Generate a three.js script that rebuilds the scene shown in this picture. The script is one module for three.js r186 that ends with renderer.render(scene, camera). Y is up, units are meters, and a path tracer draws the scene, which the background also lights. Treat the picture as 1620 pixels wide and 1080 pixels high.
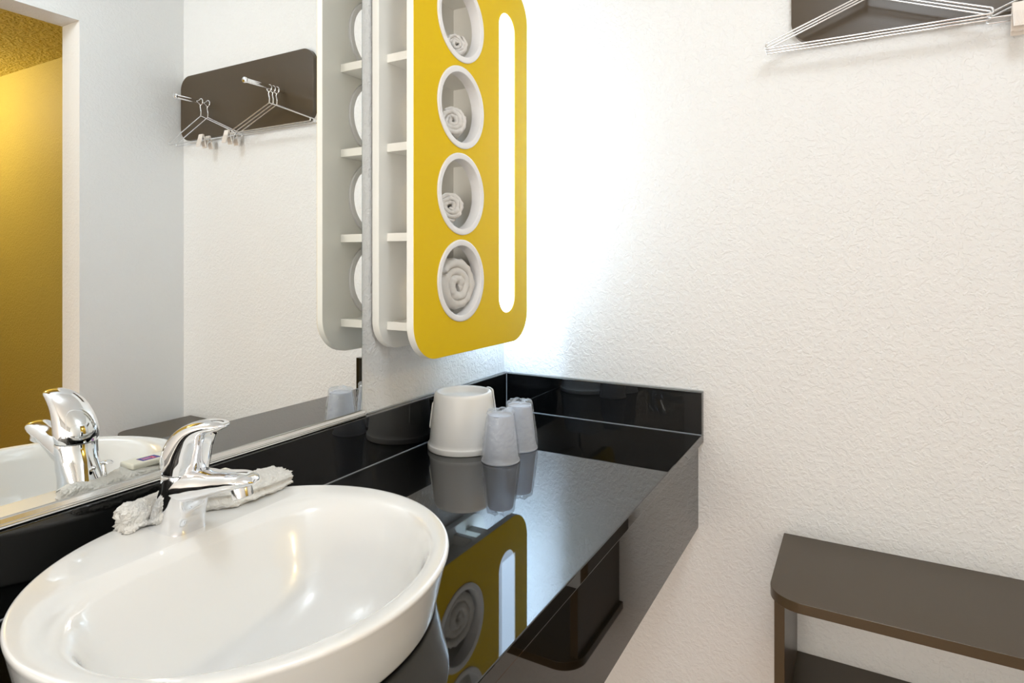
import * as THREE from 'three';
import { RoundedBoxGeometry } from 'three/addons/geometries/RoundedBoxGeometry.js';
import { mergeGeometries, mergeVertices } from 'three/addons/utils/BufferGeometryUtils.js';
import { ImprovedNoise } from 'three/addons/math/ImprovedNoise.js';
import { RectAreaLightUniformsLib } from 'three/addons/lights/RectAreaLightUniformsLib.js';

RectAreaLightUniformsLib.init();
const scene = new THREE.Scene();
const renderer = new THREE.WebGLRenderer({ antialias: true });
renderer.toneMapping = THREE.LinearToneMapping;
renderer.toneMappingExposure = 1.11;
renderer.shadowMap.enabled = true;

// ---------------------------------------------------------------- camera
// y = 0 is the floor, the worktop lies at COUNTER; x = 0 is the right wall, z = 0 the mirror wall
const COUNTER = 0.84;
const FOCAL = 976.5, HORIZON = 413.8, YAW = 0.51249;
const camera = new THREE.PerspectiveCamera(2 * Math.atan(540 / FOCAL) * 180 / Math.PI, 1.5, 0.02, 30);
camera.position.set(-1.5284, COUNTER + 0.4153, 0.8863);
camera.lookAt(camera.position.x + Math.cos(YAW), camera.position.y, camera.position.z - Math.sin(YAW));
camera.setViewOffset(1620, 1080, 0, 540 - HORIZON, 1620, 1080);
scene.add(camera);
scene.background = new THREE.Color(0x000000);

// ---------------------------------------------------------------- large area lights (the fluorescent fitting of the yellow panel)
const COOL = new THREE.Color(0.53, 0.74, 1.0), NEUTRAL = new THREE.Color(0.82, 0.91, 1.0), AMBER = new THREE.Color(1.0, 0.78, 0.45), DAY = new THREE.Color(1.0, 0.95, 0.87);
function areaLight(color, intensity, w, h, at, to) {
  const l = new THREE.RectAreaLight(color, intensity, w, h);
  l.position.set(...at); l.lookAt(...to); l.name = 'area_light'; scene.add(l); return l;
}
// in front of the glowing slot, facing the room
areaLight(COOL, 2.2, 0.066, 0.70, [-0.2195, COUNTER + 0.656, 0.1405], [-0.2195, COUNTER + 0.656, 2]);
// on the open right side of the tube behind the panel, facing the right wall
areaLight(COOL, 42, 0.03, 0.70, [-0.196, COUNTER + 0.656, 0.07], [1, COUNTER + 0.656, 0.07]);

// daylight through the curtained glass door at the far end of the room, behind the viewer
areaLight(DAY, 6.0, 1.2, 1.3, [-4.13, 0.80, 0.76], [0, 0.80, 0.76]);

// ---------------------------------------------------------------- helpers
const noise = new ImprovedNoise();
let seedState = 12345;
const rnd = () => { seedState = (seedState * 1664525 + 1013904223) >>> 0; return seedState / 4294967296; };
const taken = {};
function numbered(n) { const k = taken[n] = (taken[n] ?? -1) + 1; return k ? n + '_' + String(k).padStart(3, '0') : n; }
function thing(name, label, category, [x, y, z], group) {
  const o = new THREE.Group(); o.name = numbered(name); o.position.set(x, y + COUNTER, z);
  o.userData = { label, category }; if (group) o.userData.group = group;
  scene.add(o); return o;
}
function part(name, geo, mat, parent, pos, label) {
  const m = new THREE.Mesh(geo, mat); m.name = name; m.castShadow = m.receiveShadow = true;
  if (pos) m.position.set(...pos);
  if (label) m.userData.label = label;
  parent.add(m); return m;
}
function struct(name, geo, mat, pos) {
  const m = new THREE.Mesh(geo, mat); m.name = name; m.castShadow = m.receiveShadow = true;
  m.userData = { kind: 'structure' }; if (pos) m.position.set(...pos); scene.add(m); return m;
}
function extrude(shape, depth, bevel = 0, curve = 24, seg = 3) {
  return new THREE.ExtrudeGeometry(shape, bevel ? { depth: depth - 2 * bevel, bevelEnabled: true, bevelThickness: bevel, bevelSize: bevel, bevelOffset: -bevel, bevelSegments: seg, curveSegments: curve } : { depth, bevelEnabled: false, curveSegments: curve }).translate(0, 0, bevel);
}
function rectShape(x0, y0, x1, y1) { const s = new THREE.Shape(); s.moveTo(x0, y0); s.lineTo(x1, y0); s.lineTo(x1, y1); s.lineTo(x0, y1); s.closePath(); return s; }
function roundRect(x0, y0, x1, y1, r, S = THREE.Shape) {
  const s = new S();
  s.moveTo(x0 + r, y0); s.lineTo(x1 - r, y0); s.absarc(x1 - r, y0 + r, r, -Math.PI / 2, 0);
  s.lineTo(x1, y1 - r); s.absarc(x1 - r, y1 - r, r, 0, Math.PI / 2);
  s.lineTo(x0 + r, y1); s.absarc(x0 + r, y1 - r, r, Math.PI / 2, Math.PI);
  s.lineTo(x0, y0 + r); s.absarc(x0 + r, y0 + r, r, Math.PI, 1.5 * Math.PI);
  return s;
}
const circlePath = (x, y, r) => { const p = new THREE.Path(); p.absarc(x, y, r, 0, Math.PI * 2, true); return p; };
// box by its limits, with uv in metres
function box(x0, x1, y0, y1, z0, z1, bevel = 0) { return extrude(rectShape(x0, y0, x1, y1), z1 - z0, bevel, 1, 2).translate(0, 0, z0); }
// closed tube of rings: rings[i][j] = [x, y, z]
function skin(rings, caps = true) {
  const n = rings[0].length, pos = [], idx = [], uv = [];
  rings.forEach((r, i) => r.forEach((p, j) => { pos.push(...p); uv.push(j / n, i / rings.length); }));
  for (let i = 0; i < rings.length - 1; i++) for (let j = 0; j < n; j++) {
    const a = i * n + j, b = i * n + (j + 1) % n, c = a + n, d = b + n; idx.push(a, b, d, a, d, c);
  }
  if (caps) for (const e of [0, rings.length - 1]) {
    const c = pos.length / 3, m = [0, 0, 0]; rings[e].forEach(p => p.forEach((v, k) => { m[k] += v / n; }));
    pos.push(...m); uv.push(0.5, 0.5);
    for (let j = 0; j < n; j++) { const a = e * n + j, b = e * n + (j + 1) % n; e ? idx.push(a, b, c) : idx.push(b, a, c); }
  }
  const g = new THREE.BufferGeometry();
  g.setAttribute('position', new THREE.Float32BufferAttribute(pos, 3)); g.setAttribute('uv', new THREE.Float32BufferAttribute(uv, 2));
  g.setIndex(idx); g.computeVertexNormals(); return g;
}
function lathe(pts, seg = 64) { return new THREE.LatheGeometry(pts.map(([r, y]) => new THREE.Vector2(r, y)), seg); }
const V3 = (a) => new THREE.Vector3(...a);
function tube(pts, r, seg = 48, rad = 10, closed = false) { return new THREE.TubeGeometry(new THREE.CatmullRomCurve3(pts.map(V3), closed, 'centripetal'), seg, r, rad, closed); }
function polyTube(pts, r, bend, rad = 10) {   // straight wire with rounded bends
  const path = new THREE.CurvePath(), P = pts.map(V3); let at = P[0];
  for (let i = 1; i < P.length - 1; i++) {
    const a = P[i].clone().add(P[i - 1].clone().sub(P[i]).setLength(bend)), b = P[i].clone().add(P[i + 1].clone().sub(P[i]).setLength(bend));
    path.add(new THREE.LineCurve3(at, a)); path.add(new THREE.QuadraticBezierCurve3(a, P[i], b)); at = b;
  }
  path.add(new THREE.LineCurve3(at, P[P.length - 1]));
  const pp = []; path.curves.forEach((c, k) => { const n = c.isLineCurve3 ? 1 : 8; for (let i = k ? 1 : 0; i <= n; i++) pp.push(c.getPoint(i / n)); });
  const rings = pp.map((p, i) => {
    const t = pp[Math.min(i + 1, pp.length - 1)].clone().sub(pp[Math.max(i - 1, 0)]).normalize();
    const u = new THREE.Vector3(1, 0, 0); if (Math.abs(t.x) > 0.9) u.set(0, 1, 0);
    const v = new THREE.Vector3().crossVectors(t, u).normalize(); u.crossVectors(v, t).normalize();
    return Array.from({ length: rad }, (_, j) => { const f = j / rad * 2 * Math.PI; return p.clone().addScaledVector(u, Math.cos(f) * r).addScaledVector(v, Math.sin(f) * r).toArray(); });
  });
  return skin(rings);
}

// ---------------------------------------------------------------- textures
function lattice(period, seed) {   // tiling value noise
  const t = new Float32Array(period * period); let s = seed * 7919 + 17;
  for (let i = 0; i < t.length; i++) { s = (s * 1664525 + 1013904223) >>> 0; t[i] = s / 4294967296; }
  return (x, y) => {
    const X = x * period, Y = y * period, i = Math.floor(X), j = Math.floor(Y); let u = X - i, v = Y - j; u = u * u * (3 - 2 * u); v = v * v * (3 - 2 * v);
    const g = (a, b) => t[((b % period) + period) % period * period + ((a % period) + period) % period];
    return (g(i, j) * (1 - u) + g(i + 1, j) * u) * (1 - v) + (g(i, j + 1) * (1 - u) + g(i + 1, j + 1) * u) * v;
  };
}
function dataTex(n, fn, srgb, repeat = 1) {
  const d = new Uint8Array(n * n * 4);
  for (let j = 0; j < n; j++) for (let i = 0; i < n; i++) {
    const c = fn(i / n, j / n), k = (j * n + i) * 4, a = Array.isArray(c) ? c : [c, c, c];
    for (let q = 0; q < 3; q++) d[k + q] = Math.max(0, Math.min(255, Math.round(a[q] * 255))); d[k + 3] = 255;
  }
  const t = new THREE.DataTexture(d, n, n, THREE.RGBAFormat);
  t.wrapS = t.wrapT = THREE.RepeatWrapping; t.magFilter = THREE.LinearFilter; t.minFilter = THREE.LinearMipmapLinearFilter; t.generateMipmaps = true;
  t.repeat.set(repeat, repeat); if (srgb) t.colorSpace = THREE.SRGBColorSpace; t.needsUpdate = true; return t;
}
const sm = (a, b, x) => { const t = Math.max(0, Math.min(1, (x - a) / (b - a))); return t * t * (3 - 2 * t); };
const peelTex = (() => {   // knock-down plaster, 0.34 m per tile
  const a = lattice(46, 1), b = lattice(92, 2), c = lattice(190, 3), w = lattice(30, 4);
  return dataTex(1024, (x, y) => {
    const wx = x + (w(x, y) - 0.5) * 0.02, wy = y + (w(x + 0.37, y + 0.11) - 0.5) * 0.02;
    const v = a(wx, wy) * 0.5 + b(wx, wy) * 0.36 + c(x, y) * 0.14;
    return sm(0.36, 0.66, v) * 0.85 + c(x, y) * 0.15;
  }, false, 1 / 0.34);
})();
const popcornTex = (() => { const a = lattice(60, 11), b = lattice(130, 12), c = lattice(250, 13); return dataTex(512, (x, y) => sm(0.3, 0.75, a(x, y) * 0.4 + b(x, y) * 0.4 + c(x, y) * 0.2), false, 1 / 0.9); })();
const graniteTex = (() => {   // black granite with fine grey-blue flecks, 0.3 m per tile
  const a = lattice(330, 21), b = lattice(150, 22), c = lattice(500, 23);
  return dataTex(1024, (x, y) => { const f = sm(0.74, 0.95, a(x, y) * 0.6 + c(x, y) * 0.4) * 0.22 + sm(0.6, 0.9, b(x, y)) * 0.03; return [0.03 + f * 0.6, 0.033 + f * 0.66, 0.033 + f * 0.72]; }, true, 1 / 0.3);
})();
const terryTex = (() => { const a = lattice(64, 31), b = lattice(128, 32), c = lattice(250, 33); return dataTex(512, (x, y) => a(x, y) * 0.3 + b(x, y) * 0.4 + c(x, y) * 0.3, false); })();
const laminateTex = (() => { const a = lattice(120, 41), b = lattice(300, 42); return dataTex(512, (x, y) => a(x, y) * 0.5 + b(x, y) * 0.5, false, 1 / 0.12); })();
const floorTex = (() => { const a = lattice(20, 51), b = lattice(90, 52); return dataTex(512, (x, y) => { const v = 0.85 + 0.3 * (a(x, y * 3 % 1) * 0.4 + b(x, y) * 0.6 - 0.5); return [0.78 * v, 0.55 * v, 0.34 * v]; }, true, 1); })();

// ---------------------------------------------------------------- materials
const lin = (r, g, b) => new THREE.Color().setRGB(r, g, b);
const std = (o) => new THREE.MeshStandardMaterial(o), phy = (o) => new THREE.MeshPhysicalMaterial(o);
const M = {
  wall: std({ color: lin(0.81, 0.806, 0.79), roughness: 0.75, bumpMap: peelTex, bumpScale: 0.0009 }),
  wallSmooth: std({ color: lin(0.81, 0.806, 0.79), roughness: 0.75, bumpMap: peelTex, bumpScale: 0.0004 }),
  bathWall: std({ color: lin(0.53, 0.45, 0.13), roughness: 0.6, bumpMap: peelTex, bumpScale: 0.0006 }),
  bathCeiling: std({ color: lin(0.74, 0.63, 0.19), roughness: 0.8, bumpMap: popcornTex, bumpScale: 0.006 }),
  ceiling: std({ color: lin(0.80, 0.79, 0.76), roughness: 0.9, bumpMap: popcornTex, bumpScale: 0.004 }),
  floor: std({ color: 0xffffff, map: floorTex, roughness: 0.55 }),
  granite: phy({ color: 0xffffff, map: graniteTex, roughness: 0.025, ior: 1.68, specularIntensity: 1 }),
  caulk: std({ color: lin(0.33, 0.35, 0.38), roughness: 0.5 }),
  mirror: std({ color: lin(0.93, 0.945, 0.935), metalness: 1, roughness: 0.0 }),
  glassEdge: std({ color: lin(0.10, 0.17, 0.16), roughness: 0.2 }),
  aluminium: std({ color: lin(0.72, 0.72, 0.70), metalness: 1, roughness: 0.22 }),
  chrome: std({ color: lin(0.87, 0.88, 0.90), metalness: 1, roughness: 0.035 }),
  steel: std({ color: lin(0.80, 0.80, 0.80), metalness: 1, roughness: 0.16 }),
  porcelain: phy({ color: lin(0.87, 0.868, 0.85), roughness: 0.22, clearcoat: 1, clearcoatRoughness: 0.03 }),
  white: phy({ color: lin(0.86, 0.845, 0.79), roughness: 0.42 }),
  ring: phy({ color: lin(0.80, 0.79, 0.79), roughness: 0.35 }),
  yellow: phy({ color: lin(0.76, 0.52, 0.004), roughness: 0.45, specularIntensity: 0.25, bumpMap: laminateTex, bumpScale: 0.00006 }),
  glow: std({ color: lin(0.9, 0.9, 0.9), emissive: COOL, emissiveIntensity: 2.4, roughness: 0.4 }),
  tubeGlow: std({ color: lin(0.9, 0.9, 0.9), emissive: COOL, emissiveIntensity: 26, roughness: 0.4 }),
  towel: phy({ color: lin(0.80, 0.775, 0.74), roughness: 0.95, sheen: 0.4, sheenRoughness: 0.6, bumpMap: terryTex, bumpScale: 0.0012 }),
  cloth: phy({ color: lin(0.90, 0.885, 0.84), roughness: 0.95, sheen: 0.4, sheenRoughness: 0.6, bumpMap: terryTex, bumpScale: 0.0012 }),
  bucket: phy({ color: lin(0.82, 0.81, 0.78), roughness: 0.32 }),
  cup: phy({ color: lin(0.88, 0.90, 0.94), roughness: 0.35, transmission: 0.60, thickness: 0, ior: 1.45, side: THREE.DoubleSide }),
  film: phy({ color: lin(0.95, 0.97, 1.0), roughness: 0.16, transmission: 0.88, thickness: 0, ior: 1.45, side: THREE.DoubleSide }),
  brown: phy({ color: lin(0.064, 0.043, 0.021), roughness: 0.3, bumpMap: laminateTex, bumpScale: 0.00008 }),
  rubber: phy({ color: lin(0.016, 0.017, 0.012), roughness: 0.4, specularIntensity: 0.6 }),
  clip: phy({ color: lin(0.80, 0.73, 0.66), roughness: 0.4 }),
  soap: phy({ color: lin(0.86, 0.84, 0.73), roughness: 0.45 }),
  drain: std({ color: lin(0.75, 0.75, 0.76), metalness: 1, roughness: 0.12 }),
  curtain: std({ color: lin(0.85, 0.86, 0.88), emissive: DAY, emissiveIntensity: 2.5, roughness: 0.9 }),
  globe: std({ color: lin(0.9, 0.88, 0.82), emissive: NEUTRAL, emissiveIntensity: 4, roughness: 0.3 }),
  bathGlobe: std({ color: lin(0.9, 0.86, 0.75), emissive: AMBER, emissiveIntensity: 6, roughness: 0.3 }),
};

// ================================================================ the room
const OPP = 1.512, WT = 0.116, XL = -4.2, CEIL = 2.44, T = 0.12, BZ = 4.1, BCEIL = COUNTER + 1.40;
struct('floor', box(XL - T, 0.0 + T, 0, BZ + T, 0, 0.1).rotateX(Math.PI / 2).translate(0, 0, 0), M.floor);
struct('ceiling', box(XL - T, T, 0, OPP, 0, 0.1).rotateX(Math.PI / 2).translate(0, CEIL + 0.1, 0), M.ceiling);
struct('wall_back', box(XL - T, 0, 0, CEIL, -T, 0), M.wall);
struct('wall_right', box(-(OPP + WT), T, 0, CEIL, 0, T).rotateY(Math.PI / 2), M.wall);
struct('wall_left', box(-(OPP + WT), 0, 0, CEIL, -T, 0).rotateY(Math.PI / 2).translate(XL, 0, 0), M.wall);
{
  const s = rectShape(XL, 0, 0, CEIL), h = new THREE.Path(), d0 = -1.17, d1 = -0.384, dh = COUNTER + 1.262;
  h.moveTo(d0, 0.0005); h.lineTo(d0, dh); h.lineTo(d1, dh); h.lineTo(d1, 0.0005); h.closePath(); s.holes.push(h);
  struct('wall_front', extrude(s, WT).translate(0, 0, OPP), M.wallSmooth);
}
struct('wall_bathroom_right', box(-BZ, -(OPP + WT), 0, BCEIL, 0, T).rotateY(Math.PI / 2), M.bathWall);
struct('wall_bathroom_left', box(-BZ, -(OPP + WT), 0, BCEIL, -T, 0).rotateY(Math.PI / 2).translate(-1.9, 0, 0), M.bathWall);
struct('wall_bathroom_back', box(-1.9 - T, T, 0, BCEIL, 0, T).translate(0, 0, BZ), M.bathWall);
struct('ceiling_bathroom', box(-1.9 - T, T, 0, BZ + T - OPP - WT, 0, 0.1).rotateX(Math.PI / 2).translate(0, BCEIL + 0.1, OPP + WT), M.bathCeiling);

{
  const w = struct('window_1', box(-1.40, -0.12, 0.1, 1.5, 0, 0.03).rotateY(Math.PI / 2).translate(XL + 0.002, 0, 0), M.curtain);
  const fr = rectShape(-1.44, 0.06, -0.08, 1.54), h = new THREE.Path(); h.moveTo(-1.40, 0.1); h.lineTo(-1.40, 1.5); h.lineTo(-0.12, 1.5); h.lineTo(-0.12, 0.1); h.closePath(); fr.holes.push(h);
  part('window_frame', extrude(fr, 0.05).rotateY(Math.PI / 2).translate(XL + 0.001, 0, 0), M.white, w);
}
// lamps of the room, out of the frame
function globeLamp(label, mat, at, r, color, intensity, soft) {
  const g = thing('ceiling_lamp', label, 'lamp', [at[0], at[1] - COUNTER, at[2]]);
  part('base', lathe([[0, 0], [r * 0.8, 0], [r * 0.8, -0.02], [r * 0.7, -0.035], [0, -0.035]], 40), M.steel, g);
  part('globe_shade', new THREE.SphereGeometry(r, 40, 24).scale(1, 0.8, 1).translate(0, -0.03 - r * 0.72, 0), mat, g);
  const l = new THREE.PointLight(color, intensity, 0, 2); l.position.set(0, -0.03 - r * 0.72, 0); l.shadow.radius = soft; l.castShadow = true; l.name = 'lamp_light'; g.add(l);
}
globeLamp('round white ceiling lamp above the vanity', M.globe, [-1.2, CEIL, 1.08], 0.15, NEUTRAL, 1.0, 6);
globeLamp('round amber ceiling lamp in the bathroom', M.bathGlobe, [-0.62, BCEIL, 3.15], 0.11, AMBER, 1.7, 4);

// ================================================================ counter
const SX = -1.05, SZ = 0.276, SA = 0.2305, SB = 0.2205;
{
  const c = thing('vanity_counter', 'glossy black granite vanity counter with deep front apron', 'counter', [0, 0, 0]);
  const x0 = -2.1, s = rectShape(x0, 0, 0, 0.558), h = new THREE.Path(); h.absellipse(SX, SZ + 0.03, 0.185, 0.155, 0, Math.PI * 2, true); s.holes.push(h);
  part('worktop', extrude(s, 0.022, 0.0015, 48, 3).rotateX(Math.PI / 2), M.granite, c);
  part('apron', box(x0, -0.002, -0.229, -0.022, 0.526, 0.546), M.granite, c);
  part('back_splash', box(x0, 0, 0, 0.1016, 0, 0.02, 0.0012), M.granite, c);
  part('side_splash', box(-0.558, -0.0205, 0, 0.1016, 0, 0.02, 0.0012).rotateY(Math.PI / 2).translate(-0.02, 0, 0), M.granite, c);
  part('caulk_line', new THREE.CylinderGeometry(0.0011, 0.0011, 2.08, 8).rotateZ(Math.PI / 2).translate(-1.06, 0.0006, 0.0206), M.caulk, c);
  part('caulk_line', new THREE.CylinderGeometry(0.0011, 0.0011, 0.537, 8).rotateX(Math.PI / 2).translate(-0.0206, 0.0006, 0.289), M.caulk, c);
  part('caulk_line', new THREE.CylinderGeometry(0.0009, 0.0009, 0.1, 8).translate(-0.0206, 0.0505, 0.0206), M.caulk, c);
  part('caulk_line', new THREE.CylinderGeometry(0.0022, 0.0022, 0.537, 8).rotateX(Math.PI / 2).translate(-0.0024, 0.1018, 0.289), M.wall, c);
  part('caulk_line', new THREE.CylinderGeometry(0.0022, 0.0022, 0.56, 8).rotateZ(Math.PI / 2).translate(-0.285, 0.1018, 0.0024), M.wall, c);
}

// ================================================================ mirror
{
  const m = thing('wall_mirror', 'large frameless wall mirror above the black back splash', 'mirror', [0, 0.1016, 0]);
  part('mirror_glass', box(-2.1, -0.5845, 0.006, 1.15, 0.0008, 0.0055, 0.0004), M.mirror, m);
  part('glass_edge', box(-0.5845, -0.5838, 0.006, 1.15, 0.0008, 0.0052), M.glassEdge, m);
  const s = new THREE.Shape(); [[0, 0.0004], [0.0125, 0.0004], [0.0135, 0.0015], [0.0125, 0.0028], [0.0095, 0.0034], [0.0092, 0.0042], [0.0105, 0.0062], [0.0092, 0.0112], [0.0072, 0.0122], [0.0058, 0.0118], [0.0058, 0.0055], [0, 0.0055]].forEach(([z, y], i) => i ? s.lineTo(-z, y) : s.moveTo(-z, y)); s.closePath();
  part('bottom_channel', extrude(s, 1.52).rotateY(Math.PI / 2).translate(-2.1, 0, 0), M.aluminium, m, null, 'aluminium channel under the mirror');
}

// ================================================================ yellow panel with shelves and light
const HX = -0.4186, HY = [0.935, 0.748, 0.5613, 0.3747], SH = [1.0365, 0.8405, 0.6535, 0.4665, 0.2815];
{
  const u = thing('shelf_light', 'yellow panel with four round towel holes and glowing slot', 'shelf', [0, 0.2175, 0]);
  const Y = (v) => v - 0.2175;
  const bp = roundRect(-0.5556, Y(0.232), -0.14, Y(1.083), 0.06);
  part('back_panel', extrude(bp, 0.018, 0.0012, 16), M.white, u, [0, 0, 0.0062]);
  const f = roundRect(-0.583, 0, -0.1146, 0.880, 0.075), slot = () => roundRect(-0.2585, Y(0.2913), -0.1805, Y(1.0203), 0.0388, THREE.Path);
  f.holes.push(slot()); HY.forEach((y) => f.holes.push(circlePath(HX, Y(y), 0.0865)));
  const fp = part('front_panel', extrude(f, 0.0165, 0.001, 32), M.white, u, [0, 0, 0.119]);
  const yf = roundRect(-0.5822, 0.0008, -0.1154, 0.8792, 0.0742);
  yf.holes.push(slot()); HY.forEach((y) => yf.holes.push(circlePath(HX, Y(y), 0.0865)));
  part('yellow_laminate', extrude(yf, 0.001, 0, 32), M.yellow, fp, [0, 0, 0.0162], 'yellow laminate face');
  for (const y of HY) part('hole_ring', lathe([[0.0752, -0.005], [0.0748, 0.000], [0.0752, 0.0186], [0.0765, 0.0200], [0.085, 0.0204], [0.0882, 0.0196], [0.0886, 0.0174], [0.0864, 0.0172], [0.0864, -0.004], [0.0855, -0.005], [0.0752, -0.005]], 72).rotateX(Math.PI / 2), M.ring, fp, [HX, Y(y), 0], 'white round rim');
  for (const y of SH) part('shelf_board', box(-0.5300, -0.2873, Y(y) - 0.0085, Y(y) + 0.0085, 0.0242, 0.119, 0.0006), M.white, u);
  part('divider', box(-0.2873, -0.2723, Y(0.25), Y(1.07), 0.0242, 0.119, 0.0006), M.white, u);
  const dif = roundRect(-0.2583, Y(0.2915), -0.1807, Y(1.0201), 0.0387);
  part('light_diffuser', extrude(dif, 0.016, 0.001, 24), M.glow, u, [0, 0, 0.1185], 'glowing white light slot');
  const lamp = part('lamp_tube', new THREE.CylinderGeometry(0.013, 0.013, 0.70, 20), M.tubeGlow, u, [-0.2195, Y(0.656), 0.07], 'fluorescent lamp tube');
  for (const s of [-1, 1]) part('tube_cap', new THREE.CylinderGeometry(0.0145, 0.0145, 0.03, 16), M.steel, lamp, [0, s * 0.362, 0]);
  for (const y of [0.27, 1.042]) part('tube_holder', box(-0.234, -0.205, Y(y) - 0.012, Y(y) + 0.012, 0.0242, 0.085, 0.002), M.white, u);
}

// ================================================================ rolled towels in the holes
function rollGeo(R, L, turns, seed, squash = 1) {
  const r0 = R * 0.12, pitch = (R - r0) / turns, t = pitch * 1.02, N = Math.round(turns * 44), rings = [], cap = 7, mid = 9;
  for (let i = 0; i <= N; i++) {
    const a = i / N * turns * 2 * Math.PI + seed, q = i / N, rc = r0 + (R - r0 - t / 2) * q + 0.0006 * Math.sin(a * 3.1 + seed), ring = [];
    const fade = q > 0.96 ? 1 - 0.7 * (q - 0.96) / 0.04 : 1, ht = t / 2 * fade;
    const add = (dr, z) => {
      const n1 = noise.noise(Math.cos(a) * rc * 160 + seed * 7, Math.sin(a) * rc * 160, z * 120 + i * 0.02), n2 = noise.noise(Math.cos(a) * rc * 500, Math.sin(a) * rc * 500 + seed, z * 480);
      const d = n1 * 0.0016 + n2 * 0.0008, r = rc + dr * (1 + n1 * 0.25) + d;
      ring.push([Math.cos(a) * r, Math.sin(a) * r * squash, z + n1 * 0.002 + 0.002 * Math.sin(q * 9 + seed)]);
    };
    for (let k = 0; k <= cap; k++) { const f = Math.PI * k / cap; add(Math.cos(f) * ht, -ht + Math.sin(f) * ht); }
    for (let k = 1; k < mid; k++) add(-ht, -ht - (L - 2 * ht) * k / mid);
    for (let k = 0; k <= 4; k++) { const f = Math.PI + Math.PI * k / 4; add(Math.cos(f) * ht, -L + ht + Math.sin(f) * ht); }
    for (let k = mid - 1; k > 0; k--) add(ht, -ht - (L - 2 * ht) * k / mid);
    rings.push(ring);
  }
  const g = skin(rings); const p = g.attributes.position, uv = g.attributes.uv;
  for (let i = 0; i < p.count; i++) uv.setXY(i, (p.getX(i) + p.getZ(i)) / 0.05, (p.getY(i) + p.getZ(i) * 0.6) / 0.05);
  return g;
}
[
  ['small rolled white towel in the topmost hole of the yellow panel', [-0.414, 0.8915, 0.120], 0.0285, 0.115, 3.1, 0.4, [0.55, -0.10, -0.80]],
  ['rolled white towel in the second hole from the top of the yellow panel', [-0.427, 0.7215, 0.120], 0.0350, 0.12, 3.0, 2.2, [0.60, -0.16, -0.72]],
  ['rolled white towel in the third hole from the top of the yellow panel', [-0.433, 0.5355, 0.120], 0.0355, 0.12, 3.2, 3.7, [0.60, -0.12, -0.72]],
  ['thick rolled white bath towel filling the lowest hole of the yellow panel', [-0.4100, 0.3635, 0.126], 0.0625, 0.095, 2.6, 5.1, [0.12, -0.02, -1]],
].forEach(([label, at, R, L, turns, seed, dir]) => {
  const m = new THREE.Mesh(rollGeo(R, L, turns, seed, 1), M.towel); m.name = numbered('rolled_towel'); m.castShadow = m.receiveShadow = true;
  m.position.set(at[0], at[1] + COUNTER, at[2]); m.userData = { label, category: 'towel', group: 'rolled towels in the yellow panel' };
  m.lookAt(at[0] - dir[0], at[1] + COUNTER - dir[1], at[2] - dir[2]);
  scene.add(m);
});

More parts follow.
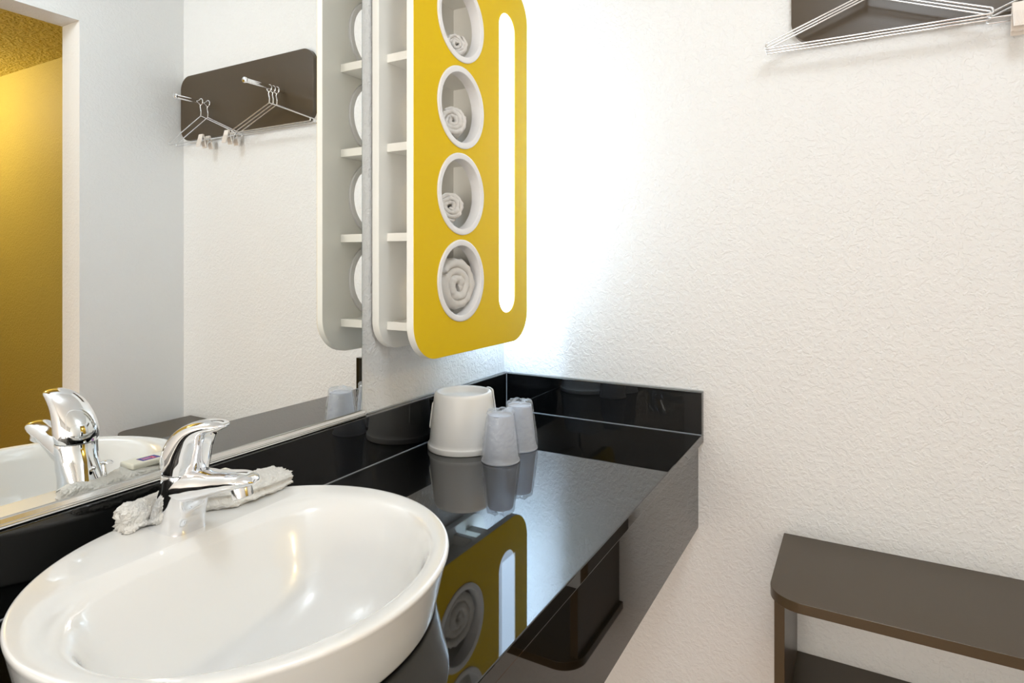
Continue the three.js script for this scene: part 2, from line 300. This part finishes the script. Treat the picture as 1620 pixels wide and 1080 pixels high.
// ================================================================ sink
{
  const s = thing('wash_basin', 'white oval porcelain wash basin on the black counter', 'sink', [SX, 0, SZ]);
  // [centre z, half width, half depth, y]
  const prof = [
    [0.000, 0.185, 0.170, 0.0005], [0.000, 0.214, 0.1990, 0.0005], [0.000, 0.2165, 0.2015, 0.003], [0.000, 0.2195, 0.2060, 0.020], [0.000, 0.2245, 0.2120, 0.045], [0.000, 0.2285, 0.2175, 0.064],
    [0.000, 0.2300, 0.2195, 0.0705], [0.000, 0.2295, 0.2190, 0.0735], [0.000, 0.2275, 0.2170, 0.0750], [0.000, 0.2240, 0.2135, 0.0755], [0.004, 0.2180, 0.2040, 0.0752],
    [0.013, 0.2105, 0.1885, 0.0742], [0.020, 0.2040, 0.1770, 0.0722], [0.025, 0.1985, 0.1690, 0.0685], [0.028, 0.1940, 0.1630, 0.0630], [0.030, 0.1895, 0.1570, 0.0545], [0.032, 0.1840, 0.1500, 0.0410],
    [0.033, 0.1750, 0.1405, 0.0200], [0.034, 0.1620, 0.1290, -0.0060], [0.034, 0.1410, 0.1110, -0.0320], [0.034, 0.1120, 0.0870, -0.0510], [0.034, 0.0780, 0.0600, -0.0610], [0.034, 0.0440, 0.0350, -0.0660], [0.034, 0.0225, 0.0225, -0.0680],
    [0.034, 0.0215, 0.0215, -0.0850], [0.034, 0.044, 0.035, -0.0850], [0.034, 0.1120, 0.0870, -0.063], [0.034, 0.1590, 0.1250, -0.030], [0.030, 0.178, 0.148, 0.0005], [0.000, 0.185, 0.170, 0.0005],
  ];
  const C = [0, 1, 2, 3].map((k) => prof.map((p) => p[k])), rows = [];
  const at = (c, q) => { const i = Math.min(prof.length - 2, Math.floor(q)), t = q - i, p0 = c[Math.max(i - 1, 0)], p1 = c[i], p2 = c[i + 1], p3 = c[Math.min(i + 2, c.length - 1)]; return 0.5 * (2 * p1 + (p2 - p0) * t + (2 * p0 - 5 * p1 + 4 * p2 - p3) * t * t + (3 * p1 - p0 - 3 * p2 + p3) * t * t * t); };
  rows.push(0, 1); for (let q = 2; q < 22; q += 0.2) rows.push(q); for (let q = 22; q < prof.length; q++) rows.push(q);
  const smax = (a, b, k) => { const h = Math.max(0, Math.min(1, 0.5 + 0.5 * (a - b) / k)); return b + (a - b) * h + k * h * (1 - h); };
  const g = skin(rows.map((q) => {
    const [cz, a, b, y] = Number.isInteger(q) ? prof[q] : C.map((c) => at(c, q));
    // the back of the bowl ends in a straight ledge that carries the faucet
    const w = q > 9 && q < 23.5 ? sm(9, 10.2, q) * (q > 20 ? sm(22, 20, q) : 1) : 0, ledge = 0.166 - SZ + Math.min(4, Math.max(0, q - 10)) * 0.0035 + Math.max(0, 0.0735 - y) * 0.42;
    return Array.from({ length: 192 }, (_, j) => { const f = j / 192 * 2 * Math.PI, z = cz - Math.sin(f) * b; return [Math.cos(f) * a, y, z + (smax(z, ledge, 0.045) - z) * w]; });
  }), false);
  part('bowl', g, M.porcelain, s);
  const d = part('drain', lathe([[0, -0.0365], [0.012, -0.0368], [0.0185, -0.0375], [0.0185, -0.034], [0.0205, -0.0335], [0.0222, -0.034], [0.0214, -0.045], [0, -0.045]], 40), M.drain, s, [0, -0.0335, 0.034]);
  part('stopper', lathe([[0.0, -0.0315], [0.010, -0.032], [0.0155, -0.0335], [0.0165, -0.0355], [0, -0.0355]], 32), M.chrome, d);
}

// ================================================================ faucet (spout towards +z)
function loft(back, front, widths, n, m = 40, e = 2) {   // back/front: [z, y] lines of the outline seen from the side
  const c = (p) => new THREE.SplineCurve(p.map(([z, y]) => new THREE.Vector2(z, y))), B = c(back), G = c(front), W = new THREE.SplineCurve(widths.map((w, i) => new THREE.Vector2(i, w)));
  const rings = [];
  for (let i = 0; i <= n; i++) {
    const t = i / n, b = B.getPoint(t), g = G.getPoint(t), w = W.getPoint(t).y, p = typeof e === 'function' ? e(t) : e;
    rings.push(Array.from({ length: m }, (_, j) => {
      const f = j / m * 2 * Math.PI, cs = Math.cos(f), sn = Math.sin(f), k = Math.sign(cs) * Math.abs(cs) ** (2 / p), s = Math.sign(sn) * Math.abs(sn) ** (2 / p);
      return [-s * w, (b.y + g.y) / 2 + k * (b.y - g.y) / 2, (b.x + g.x) / 2 + k * (b.x - g.x) / 2];
    }));
  }
  return skin(rings);
}
{
  const FX = -1.047, FZ = 0.137, D = 0.0748;
  const f = thing('faucet', 'chrome single lever faucet on the white basin', 'faucet', [FX, D, FZ]);
  const P = (a) => a.map(([z, y]) => [z - FZ, y - D]);
  part('body', loft(P([[0.086, 0.0745], [0.0865, 0.082], [0.0905, 0.096], [0.0975, 0.112], [0.1055, 0.130], [0.1100, 0.143], [0.111, 0.1492]]),
    P([[0.154, 0.0745], [0.1545, 0.082], [0.1580, 0.096], [0.1655, 0.112], [0.1685, 0.130], [0.1655, 0.143], [0.164, 0.1492]]), [0.0248, 0.0250, 0.0246, 0.0250, 0.0262, 0.0268, 0.0266], 60, 72, (t) => 4.2 - 2.1 * Math.min(1, t * 1.6)), M.chrome, f);
  part('spout', loft(P([[0.120, 0.135], [0.150, 0.1530], [0.175, 0.1575], [0.200, 0.1595], [0.225, 0.1640], [0.245, 0.1665], [0.258, 0.1650], [0.266, 0.1608], [0.2690, 0.1570]]),
    P([[0.112, 0.112], [0.125, 0.1085], [0.152, 0.1120], [0.182, 0.1225], [0.210, 0.1330], [0.235, 0.1420], [0.253, 0.1480], [0.264, 0.1525], [0.2688, 0.1560]]), [0.016, 0.0255, 0.0245, 0.0210, 0.0190, 0.0190, 0.0170, 0.0100, 0.0012], 72, 48, 2.2), M.chrome, f);
  const ae = part('aerator', lathe([[0, 0.004], [0.0105, 0.004], [0.0120, 0.003], [0.0120, -0.009], [0.0105, -0.0105], [0.0090, -0.0105], [0.0085, -0.006], [0, -0.006]], 32), M.steel, f, [0, 0.1455 - D, 0.2465 - FZ]); ae.rotation.x = -0.32;
  part('handle', loft(P([[0.1100, 0.1503], [0.1085, 0.158], [0.1085, 0.168], [0.1130, 0.1800], [0.1240, 0.1935], [0.1410, 0.2065], [0.1620, 0.2155], [0.1830, 0.2205], [0.2000, 0.2215], [0.2120, 0.2190], [0.2165, 0.2165]]),
    P([[0.1645, 0.1503], [0.1660, 0.156], [0.1690, 0.163], [0.1715, 0.1720], [0.1750, 0.1820], [0.1790, 0.1915], [0.1850, 0.1990], [0.1935, 0.2045], [0.2040, 0.2090], [0.2120, 0.2130], [0.2162, 0.2155]]), [0.0267, 0.0274, 0.0276, 0.0270, 0.0258, 0.0242, 0.0222, 0.0195, 0.0160, 0.0095, 0.0015], 80, 56, 2.15), M.chrome, f);
  part('joint_ring', new THREE.CylinderGeometry(0.0252, 0.0252, 0.004, 48).translate(0, 0.0752, 0.0005), M.rubber, f);
  const rod = part('lift_rod', tube([[0.013, 0.000, -0.0545], [0.013, 0.02, -0.0535], [0.013, 0.036, -0.051], [0.013, 0.044, -0.049]], 0.0028, 20, 12), M.chrome, f);
  part('lift_knob', loft([[-0.040, 0.0510], [-0.044, 0.0560], [-0.052, 0.0590], [-0.060, 0.0600], [-0.067, 0.0585], [-0.070, 0.0570]], [[-0.042, 0.0490], [-0.047, 0.0500], [-0.053, 0.0530], [-0.060, 0.0560], [-0.067, 0.0562], [-0.0698, 0.0565]], [0.002, 0.0045, 0.0058, 0.0062, 0.0045, 0.0008], 24, 20), M.chrome, rod, [0.013, -0.008, 0]);
}

// ================================================================ wash cloth and soap behind the faucet
{
  // a folded terry strip: rings along x, each a flattened fold
  const N = 260, m = 120, rings = [];
  const cz = new THREE.SplineCurve([[-1.094, 0.078], [-1.072, 0.073], [-1.045, 0.068], [-1.010, 0.081], [-0.970, 0.100], [-0.925, 0.108], [-0.872, 0.108]].map((p) => new THREE.Vector2(...p)));
  const hw = [0.016, 0.022, 0.019, 0.030, 0.041, 0.036, 0.028], hh = [0.0125, 0.0150, 0.0145, 0.0140, 0.0130, 0.0125, 0.0115];
  const pick = (a, t) => { const k = Math.min(a.length - 1.0001, t * (a.length - 1)), i = Math.floor(k), u = k - i, s = u * u * (3 - 2 * u); return a[i] * (1 - s) + a[i + 1] * s; };
  for (let i = 0; i <= N; i++) {
    const t = i / N, c = cz.getPoint(t), w = pick(hw, t), h = pick(hh, t), end = Math.min(1, Math.min(t, 1 - t) / 0.02), er = 0.72 + 0.28 * Math.sqrt(1 - (1 - end) ** 2);
    rings.push(Array.from({ length: m }, (_, j) => {
      const f = j / m * 2 * Math.PI, cs = Math.cos(f), sn = Math.sin(f);
      const k = Math.sign(cs) * Math.abs(cs) ** 0.62, l = Math.sign(sn) * Math.abs(sn) ** 0.62;
      const fold = 1 - 0.20 * Math.exp(-(((sn + 0.05 + 0.12 * Math.sin(t * 7)) / 0.14) ** 2));    // crease between the two layers
      const x = c.x, z = c.y + k * w * fold * er, y = h + l * h * er * (1 + 0.10 * Math.sin(t * 11 + 1) + 0.07 * Math.sin(t * 23));
      const n1 = noise.noise(x * 70, y * 90, z * 90), n2 = noise.noise(x * 330, y * 330, z * 330), n3 = noise.noise(x * 900, y * 900 + 5, z * 900);
      const d = n1 * 0.0030 + n2 * 0.0016 + n3 * 0.0013;
      return [x + (t < 0.03 || t > 0.97 ? n2 * 0.006 + n3 * 0.003 : n3 * 0.0008), Math.max(0.0004, y + l * d), z + k * d];
    }));
  }
  const g = skin(rings), p = g.attributes.position, uv = g.attributes.uv;
  for (let i = 0; i < p.count; i++) uv.setXY(i, p.getX(i) / 0.05, (p.getZ(i) + p.getY(i)) / 0.05);
  const m0 = new THREE.Mesh(g, M.cloth); m0.name = 'wash_cloth'; m0.castShadow = m0.receiveShadow = true; m0.position.set(0, COUNTER + 0.0752, 0);
  m0.userData = { label: 'folded white terry wash cloth behind the faucet', category: 'cloth' }; scene.add(m0);

  const s = thing('soap_bar', 'small cream soap bar with blue and red label on the wash cloth', 'soap', [-0.970, 0.1018, 0.089]);
  s.rotation.y = 0.06; s.rotation.x = 0.05;
  part('bar', new RoundedBoxGeometry(0.064, 0.009, 0.040, 4, 0.0038).translate(0, 0.0045, 0), M.soap, s);
  const c = document.createElement('canvas'); c.width = 128; c.height = 96; const q = c.getContext('2d');
  q.fillStyle = '#3b3f96'; q.fillRect(0, 0, 128, 96); q.fillStyle = '#e58fb4';
  for (let k = 0; k < 4; k++) q.fillRect(20 + k * 14, 24, 9, 50); q.fillStyle = '#e0384a'; q.fillRect(78, 12, 24, 60); q.fillStyle = '#f3d6e4'; q.fillRect(84, 30, 10, 16);
  const tex = new THREE.CanvasTexture(c); tex.colorSpace = THREE.SRGBColorSpace;
  part('printed_label', new THREE.BoxGeometry(0.027, 0.0004, 0.021).translate(0, 0.0091, -0.004), std({ map: tex, roughness: 0.5 }), s);
}

// ================================================================ ice bucket and cups
{
  const b = thing('ice_bucket', 'white plastic ice bucket turned upside down on the counter', 'bucket', [-0.3727, 0.0002, 0.1106]);
  part('bucket_body', lathe([[0.072, 0.0], [0.0785, 0.0], [0.0797, 0.0015], [0.0797, 0.0105], [0.0785, 0.0125], [0.0762, 0.0135], [0.0752, 0.020], [0.0712, 0.060], [0.0665, 0.105], [0.0652, 0.1165], [0.0638, 0.1222], [0.0612, 0.1252], [0.0585, 0.1258], [0.0560, 0.1250], [0.0540, 0.1215], [0.0520, 0.1140], [0.048, 0.1105], [0.03, 0.1095], [0, 0.1095]], 96), M.bucket, b);
  for (const [a, y0, y1, w] of [[1.95, 0.040, 0.098, 0.017], [-0.62, 0.050, 0.1262, 0.024]]) {
    const s = new THREE.Shape(); s.moveTo(-w * 0.7, y1); s.quadraticCurveTo(0, y1 + 0.004, w * 0.7, y1); s.lineTo(w, y0 + w * 0.6); s.quadraticCurveTo(w, y0, 0, y0); s.quadraticCurveTo(-w, y0, -w, y0 + w * 0.6); s.closePath();
    const t = part('handle_tab', extrude(s, 0.003, 0.0008, 12), M.bucket, b);
    t.rotation.order = 'YXZ'; t.rotation.y = Math.PI / 2 + a; t.rotation.x = -0.10; t.position.set(Math.cos(a) * 0.0760, 0, -Math.sin(a) * 0.0760);
  }
}
function cup(label, x, z, seed) {
  const c = thing('plastic_cup', label, 'cup', [x, 0.0002, z], 'wrapped cups on the counter');
  part('cup_body', lathe([[0.0375, 0.0006], [0.0392, 0.0], [0.0402, 0.0012], [0.0398, 0.0035], [0.0382, 0.0042], [0.0374, 0.008], [0.0366, 0.012], [0.0360, 0.0125], [0.0350, 0.020], [0.0312, 0.055], [0.0275, 0.088], [0.0270, 0.0935], [0.0258, 0.0965], [0.0245, 0.0965], [0.0235, 0.0925], [0, 0.0925]], 64), M.cup, c);
  const rings = [], H = 60, m = 110;
  for (let i = 0; i <= H; i++) {
    const t = i / H, top = Math.max(0, (t - 0.84) / 0.16);
    let r = 0.0400 - 0.0122 * t / 0.84, y = 0.005 + 0.093 * t / 0.84;
    if (top > 0) { r = 0.0278 * Math.cos(top * 1.45) ** 0.7 + 0.001; y = 0.098 + 0.009 * Math.sin(top * 1.57); }
    rings.push(Array.from({ length: m }, (_, j) => {
      const f = j / m * 2 * Math.PI, n = noise.noise(Math.cos(f) * 2.2 + seed, Math.sin(f) * 2.2, t * 7 + seed * 3), n2 = noise.noise(Math.cos(f) * 5 + seed + t * 6, Math.sin(f) * 5, t * 22 + Math.cos(f) * 3);
      const amp = 0.35 + 0.65 * Math.sin(Math.min(1, t * 1.1) * Math.PI), R = r + 0.0008 + Math.abs(n) * 0.0036 * amp + (0.5 - Math.abs(n2)) * 0.0018 * amp;
      return [Math.cos(f) * R, y + (top > 0 ? n * 0.006 + n2 * 0.003 : 0), -Math.sin(f) * R];
    }));
  }
  part('film_wrapper', skin(rings, false), M.film, c);
}
cup('wrapped translucent plastic cup, the front one of two beside the bucket', -0.4154, 0.2328, 1.3);
cup('wrapped translucent plastic cup, the rear one nearer the side splash', -0.319, 0.2253, 4.9);

// ================================================================ coat board with pegs and hangers
{
  const b = thing('coat_board', 'dark brown rounded coat board with two chrome pegs on the wall', 'coat rack', [0, 0.897, 0]);
  part('board', extrude(roundRect(-1.5, 0, -0.7535, 0.2565, 0.052), 0.02, 0.0012, 20).rotateY(Math.PI / 2).translate(-0.02, 0, 0), M.brown, b);
  for (const [z, L, y] of [[0.9014, 0.158, 0.121], [1.3146, 0.138, 0.126]]) {
    const p = part('peg', new THREE.CylinderGeometry(0.0078, 0.0078, L, 24).rotateZ(Math.PI / 2).translate(-0.02 - L / 2, y, z), M.chrome, b);
    part('peg_cap', lathe([[0, 0.006], [0.008, 0.0055], [0.0100, 0.004], [0.0100, -0.003], [0.0078, -0.0045]], 24).rotateZ(Math.PI / 2).translate(-0.02 - L, y, z), M.chrome, p);
  }
}
function hanger(label, x, zc, pegY, apexY, clips, drop = 0) {
  const h = thing('coat_hanger', label, 'hanger', [x, 0, zc], 'hangers on the coat board'), r = 0.0019, W = 0.199, base = 0.8815 - drop;
  const rr = 0.0115, cy = pegY + 0.0078 + r - rr;
  part('ring', new THREE.TorusGeometry(rr, r, 10, 28).rotateY(Math.PI / 2).translate(0, cy, 0), M.chrome, h);
  part('neck', tube([[0, cy - rr, 0], [0, cy - rr - 0.006, 0.003], [0, apexY + 0.016, -0.001], [0, apexY, 0]], r * 1.15, 20, 10), M.chrome, h);
  part('wire_frame', polyTube([[0, apexY, 0], [0, base + 0.010, W], [0, base, W + 0.001], [0, base, 0], [0, base, -W - 0.001], [0, base + 0.010, -W], [0, apexY, 0]].map((p, i) => p), r, 0.0045, 10), M.chrome, h);
  if (clips) for (const z of clips) {
    const k = new THREE.Group(); k.name = 'clip'; k.position.set(0, base, z); h.add(k);
    for (const s of [-1, 1]) {
      const j = [new RoundedBoxGeometry(0.0045, 0.050, 0.024, 2, 0.0012)];
      for (let i = -3; i <= 3; i++) j.push(new RoundedBoxGeometry(0.0016, 0.028, 0.0018, 1, 0.0005).translate(s * 0.0025, -0.008, i * 0.0031));
      const jm = part('clip_jaw', mergeGeometries(j.map((g) => g.index ? g.toNonIndexed() : g)), M.clip, k, [s * 0.0072, -0.002, 0], 'pale ribbed clip jaw'); jm.rotation.z = s * 0.26;
    }
    part('clip_spring', new THREE.CylinderGeometry(0.0048, 0.0048, 0.021, 14).rotateX(Math.PI / 2), M.steel, k);
  }
}
hanger('chrome wire hanger, outermost of three on the peg nearest the mirror', -0.077, 0.9060, 1.018, 0.9655);
hanger('chrome wire hanger, middle of three on the peg nearest the mirror', -0.0615, 0.9055, 1.018, 0.9655, null, 0.001);
hanger('chrome wire hanger, innermost of three on the peg nearest the mirror', -0.046, 0.9050, 1.018, 0.9655, null, 0.002);
hanger('chrome clip hanger, outer one on the peg farther from the mirror', -0.0670, 1.3005, 1.023, 0.9680, [-0.003, -0.154], 0.006);
hanger('chrome clip hanger, inner one on the peg farther from the mirror', -0.0380, 1.3010, 1.023, 0.9680, [-0.001, -0.150], 0.007);

// ================================================================ brown wall unit
{
  const YB = -0.480, b = thing('wall_shelf_unit', 'open brown laminate wall shelf unit with rounded corners, right of the counter', 'shelf', [0, YB, 0]);
  const top = -0.2016 - YB, z0 = 0.737, z1 = 1.468, X = 0.302, R = 0.058, BT = 0.0192;
  const plan = (r) => { const s = new THREE.Shape(); s.moveTo(0, z0); s.lineTo(0, z1); s.lineTo(-X + r, z1); s.absarc(-X + r, z1 - r, r, Math.PI / 2, Math.PI); s.lineTo(-X, z0 + r); s.absarc(-X + r, z0 + r, r, Math.PI, 1.5 * Math.PI); s.closePath(); return s; };
  part('top_board', extrude(plan(R), BT, 0.0008, 20).rotateX(Math.PI / 2).translate(0, top, 0), M.brown, b);
  part('bottom_board', extrude(plan(R), BT, 0.0008, 20).rotateX(Math.PI / 2).translate(0, BT, 0), M.brown, b);
  for (const z of [0.7465, z1 - 0.0275]) part('side_panel', box(-0.272, -0.001, BT, top - BT, z, z + 0.018, 0.0006), M.brown, b);
}

scene.traverse((o) => { if (o.isMesh) { o.castShadow = true; o.receiveShadow = true; } });
renderer.render(scene, camera);
